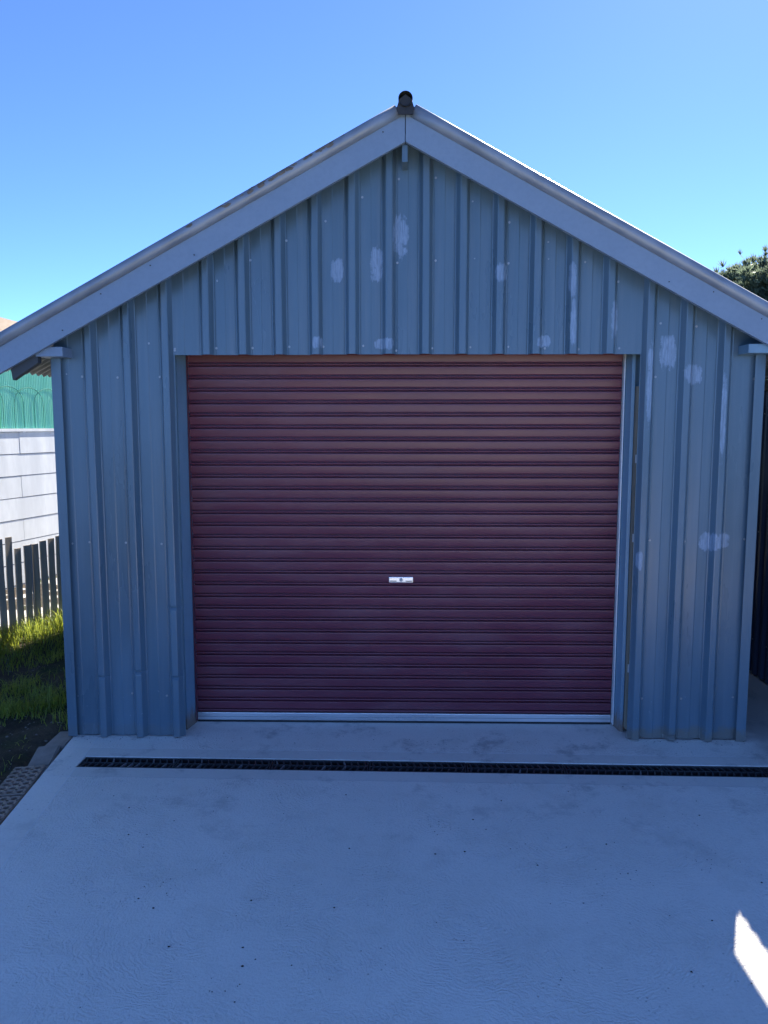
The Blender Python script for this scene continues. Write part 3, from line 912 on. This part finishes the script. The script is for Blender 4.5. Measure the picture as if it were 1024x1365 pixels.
# green sheets: fine corrugation, on posts
def green_sheet(x0, x1, z0, z1):
    n = int((x1 - x0) / 0.0033)
    vs = []; fs = []
    for i in range(n + 1):
        x = x0 + (x1 - x0) * i / n
        y = 0.040 + 0.0028 * math.cos(2 * math.pi * x / 0.026)
        vs += [(x, y, z0), (x, y, z1)]
    for i in range(n): fs.append((2 * i, 2 * i + 2, 2 * i + 3, 2 * i + 1))
    link('green_sheet', mesh_data('green_sheet', vs, fs, M['green'], True), wall)
for i in range(10):
    green_sheet(-4.2 + i * 0.84, -4.2 + (i + 1) * 0.84 + 0.02, 1.692 + Z0, 2.52 + Z0)
for x in (-4.1, -2.4, -0.9, 0.95, 2.4, 4.1):
    MB().box(x - 0.03, x + 0.03, 0.06, 0.12, 1.691 + Z0, 2.5 + Z0).build('post', M['timber'], wall)
MB().box(-4.2, 4.2, 0.055, 0.10, 2.45 + Z0, 2.5 + Z0).build('rail', M['timber'], wall)
# dark loops set in front, standing in for wire shadows seen through the sheets
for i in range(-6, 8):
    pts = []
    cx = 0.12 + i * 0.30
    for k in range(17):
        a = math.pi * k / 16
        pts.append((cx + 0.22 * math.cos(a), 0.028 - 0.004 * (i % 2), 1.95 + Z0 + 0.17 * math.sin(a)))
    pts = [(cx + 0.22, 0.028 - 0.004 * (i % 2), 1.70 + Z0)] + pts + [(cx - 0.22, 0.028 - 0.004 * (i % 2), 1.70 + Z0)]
    MB().path(pts, 0.0035, 5).build('shadow_loop', M['wire'], wall)

# ------------------------------------------------------------------ dark shed on the right, across the passage
SO = Vector((3.4, 2.5, 0))
shed = thing('shed', 'dark navy ribbed steel shed with corrugated roof across the right passage', 'shed', SO)
SOFF = tuple(-SO)
OFF_keep = OFF
OFF = SOFF
ssx = 2.435
def shed_sheet(y0, y1, seed):
    ribs = []
    y = y0 + 0.05
    while y < y1 - 0.03: ribs.append(y); y += 0.10
    # local x runs along y; pan faces -x
    return sheet('wall_sheet', y0, y1, ribs, 0.02, lambda x: 2.02, shed, M['navy'], seed, place=lambda v: Vector((ssx + v.y, v.x, v.z)), step=0.2, h=0.016)
yy = -0.55
i = 0
while yy < 5.4:
    shed_sheet(yy, yy + 0.80, 20.0 + i); yy += 0.80; i += 1
sheet('wall_sheet', ssx, 4.4, [ssx + 0.1 + 0.195 * q for q in range(9)], 0.02, lambda x: 2.02 + 0.12 * (x - 2.3), shed, M['navy'], 31.0, place=lambda v: Vector((v.x, v.y - 0.55, v.z)), step=0.3)
sheet('wall_sheet', ssx, 4.4, [ssx + 0.1 + 0.195 * q for q in range(9)], 0.02, lambda x: 2.02 + 0.12 * (x - 2.3), shed, M['navy'], 32.0, place=lambda v: Vector((v.x, 5.85 - v.y, v.z)), step=0.3)
sheet('wall_sheet', -0.55, 5.85, [-0.45 + 0.195 * q for q in range(32)], 0.02, lambda x: 2.2, shed, M['navy'], 33.0, place=lambda v: Vector((4.4 - v.y, v.x, v.z)), step=0.3)
for i in range(9):
    y0 = -0.65 + i * 0.735
    corr_sheet('roof_sheet', 1, y0, y0 + 0.762, shed, SOFF, M['galv'], 4.5, 2.275, lambda x, i=i: 2.030 + 0.12 * (x - 2.275) + 0.0025 * (i % 2), nxs=5)
MB().box(2.40, 2.45, -0.55, 5.85, 1.955, 2.005).build('eave_batten', M['dark_timber'], shed, SOFF)
for q in range(30):
    y = -0.45 + q * 0.2
    for z in (0.25, 1.0, 1.8):
        link('screw', scr_me, shed, (ssx - 0.002 - SO.x, y + 0.0 - SO.y, z), (0, 0, -math.pi / 2))
OFF = OFF_keep

# ------------------------------------------------------------------ pine beyond the roof on the right
PX, PY = 16.9, 29.0
pine = thing('pine_tree', 'bushy green pine crown showing above the roof at the far right', 'tree', (PX, PY, -0.16))
random.seed(31)
m = MB()
for k in range(6):
    z0, z1 = k * 0.95, (k + 1) * 0.95
    m.tube((0.10 * math.sin(k), 0.08 * math.cos(k * 1.3), z0), (0.10 * math.sin(k + 1), 0.08 * math.cos((k + 1) * 1.3), z1), 0.30 - 0.035 * k, 12, 0.30 - 0.035 * (k + 1))
for k in range(14):
    a = k * 2.4; zz = 3.0 + 0.2 * k
    e = Vector((math.cos(a) * 3.0, math.sin(a) * 3.0, zz + 1.4))
    m.tube((0, 0, zz), e, 0.10, 8, 0.025)
m.build('trunk', M['bark'], pine, smooth=True)
tv = []; tf = []
def tuft(c, d, size):
    d = d.normalized()
    for q in range(15):
        v = (d * 1.0 + Vector((random.gauss(0, .55), random.gauss(0, .55), random.gauss(0, .45)))).normalized()
        L = size * random.uniform(0.7, 1.1)
        s = v.orthogonal().normalized()
        s = Matrix.Rotation(random.uniform(0, 6.28), 3, v) @ s
        w = size * 0.075
        n = len(tv)
        tv.extend([c - s * w, c + s * w, c + v * L * 0.6 + s * w * 0.9, c + v * L + Vector((0, 0, 0.02)), c + v * L * 0.6 - s * w * 0.9])
        tf.extend([(n, n + 1, n + 2, n + 4), (n + 4, n + 2, n + 3)])
# crown of many boughs, each bough a cloud of upright tufts
for b in range(430):
    u = random.uniform(-1, 1); a = random.uniform(0, 6.283)
    rr_ = random.uniform(0.60, 1.0)
    e = Vector((math.cos(a) * math.sqrt(1 - u * u) * 4.0, math.sin(a) * math.sqrt(1 - u * u) * 4.0, u * 2.7)) * rr_
    e *= 1.0 + 0.13 * noise.noise(e * 0.8)
    c0 = Vector((0, 0, 6.45)) + e
    if c0.z < 3.4: continue
    for q in range(26):
        c = c0 + Vector((random.gauss(0, .26), random.gauss(0, .26), random.gauss(0, .22)))
        tuft(c, Vector((e.x * 0.12, e.y * 0.12, 0.9)), random.uniform(0.20, 0.34))
link('crown', mesh_data('crown', tv, tf, M['needle']), pine)

# ------------------------------------------------------------------ distant house with a tan roof, far left
HP = Vector((-14.15, 24.0, -0.16))
house = thing('house', 'distant house whose tan roof slope peeks over the barge board at far left', 'house', HP)
m = MB(); m.box(-3.9, 3.9, -4, 4, 0, 2.6); m.prism([(-3.9, 2.6), (3.9, 2.6), (0, 2.6 + 3.9 * 0.75)], 'y', -4, 4)
m.build('wall', M['brickwall'], house)
for s in (-1, 1):
    m = MB().prism([(0.0, 5.60), (s * 4.4, 5.60 - 4.4 * 0.75), (s * 4.4, 5.70 - 4.4 * 0.75), (0.0, 5.72)], 'y', -4.4, 4.4)
    m.build('roof', M['tan_roof'], house)
for x in (-2.2, 1.2):
    wdw = MB().box(x, x + 1.2, -4.05, -4.0, 0.9, 2.1).build('window', M['white'], house)
    MB().box(x + 0.06, x + 1.14, -4.07, -4.051, 0.96, 2.04).build('pane', M['glass'], wdw)
MB().box(-0.5, 0.4, -4.06, -4.0, 0.0, 2.05).build('door', M['dark_timber'], house)

# ------------------------------------------------------------------ grass on the soil, grit on the concrete
random.seed(41)
gv = []; gf = []
def blade(x, y, L, w, lean):
    z = soil_h(x, y) - 0.005
    a = random.uniform(0, 6.283)
    d = Vector((math.cos(a), math.sin(a), 0)); s = Vector((-d.y, d.x, 0)) * w
    p = Vector((x, y, z)); n = len(gv)
    p1 = p + Vector((0, 0, L * 0.55)) + d * lean * L * 0.35
    p2 = p + Vector((0, 0, L * (0.95 - 0.35 * lean))) + d * lean * L
    gv.extend([p - s, p + s, p1 + s * 0.8, p1 - s * 0.8, p2]); gf.extend([(n, n + 1, n + 2, n + 3), (n + 3, n + 2, n + 4)])
def density(x, y):
    p = Vector((x, y)); d = (p - FA).dot(FN)
    nz = noise.noise(Vector((x * 2.3, y * 2.3, 5))) + 0.5 * noise.noise(Vector((x * 6, y * 6, 2)))
    if d < 0.48: return 1.0, 0.19 if d < 0.25 else 0.09
    path = abs(d - 0.72 + 0.05 * math.sin(y * 3))
    if path < 0.10: return 0.05, 0.04
    if y < 0.30: return max(0.0, nz * 0.5), 0.05
    return max(0.10, min(1.0, 0.42 + nz)), 0.085
cnt = 0
while cnt < 26000:
    x = random.uniform(-3.7, -1.88); y = random.uniform(-1.2, 3.6)
    if (Vector((x, y)) - FA).dot(FN) < -0.12: continue
    if x > edge_x(min(y, 0)) - (0.22 if y < 0.1 else 0.02): continue
    cnt += 1
    d, L = density(x, y)
    if random.random() > d: continue
    blade(x, y, L * random.uniform(0.45, 1.25), random.uniform(0.0016, 0.0034), random.uniform(0.15, 1.0))
# tufts of long grass near the front
for (tx, ty, n_, L) in ((-2.22, 0.52, 150, 0.17), (-2.42, 0.42, 120, 0.15), (-2.05, 0.62, 90, 0.13), (-2.55, 0.75, 120, 0.12), (-1.98, 0.28, 70, 0.12)):
    for q in range(n_):
        blade(tx + random.gauss(0, .06), ty + random.gauss(0, .06), L * random.uniform(0.5, 1.2), random.uniform(0.0018, 0.0034), random.uniform(0.3, 1.2))
for q in range(9000):
    x = random.uniform(-7, -3.0); y = random.uniform(-4, 6)
    if (Vector((x, y)) - FA).dot(FN) > -2.3 and y > -1.3: continue
    blade(x, y, random.uniform(0.04, 0.12), 0.003, random.uniform(0.2, 1))
tag(link('grass', mesh_data('grass', gv, gf, M['grass'])), 'green grass growing on the soil left of the garage', 'grass', kind='stuff')

random.seed(52)
pv = []; pf = []
def grit(x, y, r, flat=0.6):
    n = len(pv)
    for (dx, dy, dz) in ((1, 0, 0), (0.3, 0.9, 0), (-0.8, 0.5, 0), (-0.6, -0.7, 0), (0.5, -0.8, 0), (0, 0, 1)):
        pv.append((x + dx * r * random.uniform(.7, 1.3), y + dy * r * random.uniform(.7, 1.3), 0.0012 + dz * r * flat))
    for i in range(5): pf.append((n + i, n + (i + 1) % 5, n + 5))
for q in range(190):
    grit(random.uniform(-1.5, 2.2), random.uniform(-3.6, -0.55), random.choice([0.0018, 0.0025, 0.0035, 0.005]))
for (cx, cy) in ((0.85, -1.3), (0.55, -1.1), (-0.6, -1.9), (0.1, -0.95), (1.2, -1.2), (-0.9, -1.4)):
    for q in range(9): grit(cx + random.gauss(0, .05), cy + random.gauss(0, .03), random.uniform(0.0014, 0.0035))
for q in range(160): grit(random.choice([random.uniform(-1.85, -1.2), random.uniform(1.2, 2.1), random.uniform(-1.2, 1.2)]), -0.02 - abs(random.gauss(0, 0.035)), random.uniform(0.001, 0.0035))
for q in range(60): grit(random.uniform(-1.2, 1.2), random.uniform(-0.06, 0.19), random.uniform(0.001, 0.0025))
tag(link('grit', mesh_data('grit', pv, pf, M['pebble'])), 'dark specks of grit scattered over the concrete', 'grit', kind='stuff')
gv2 = []; pv, pf = [], []
for q in range(900):
    x = random.uniform(-3.2, -1.9); y = random.uniform(-0.9, 1.4)
    if x > edge_x(min(y, 0)) - 0.16: continue
    n0 = len(pv); grit(x, y, random.choice([.003, .004, .006, .006, .011]))
    z = soil_h(x, y)
    for i in range(n0, len(pv)): pv[i] = (pv[i][0], pv[i][1], pv[i][2] + z - 0.002)
tag(link('gravel', mesh_data('gravel', pv, pf, M['stone'])), 'loose pale stones lying on the dark soil', 'gravel', kind='stuff')
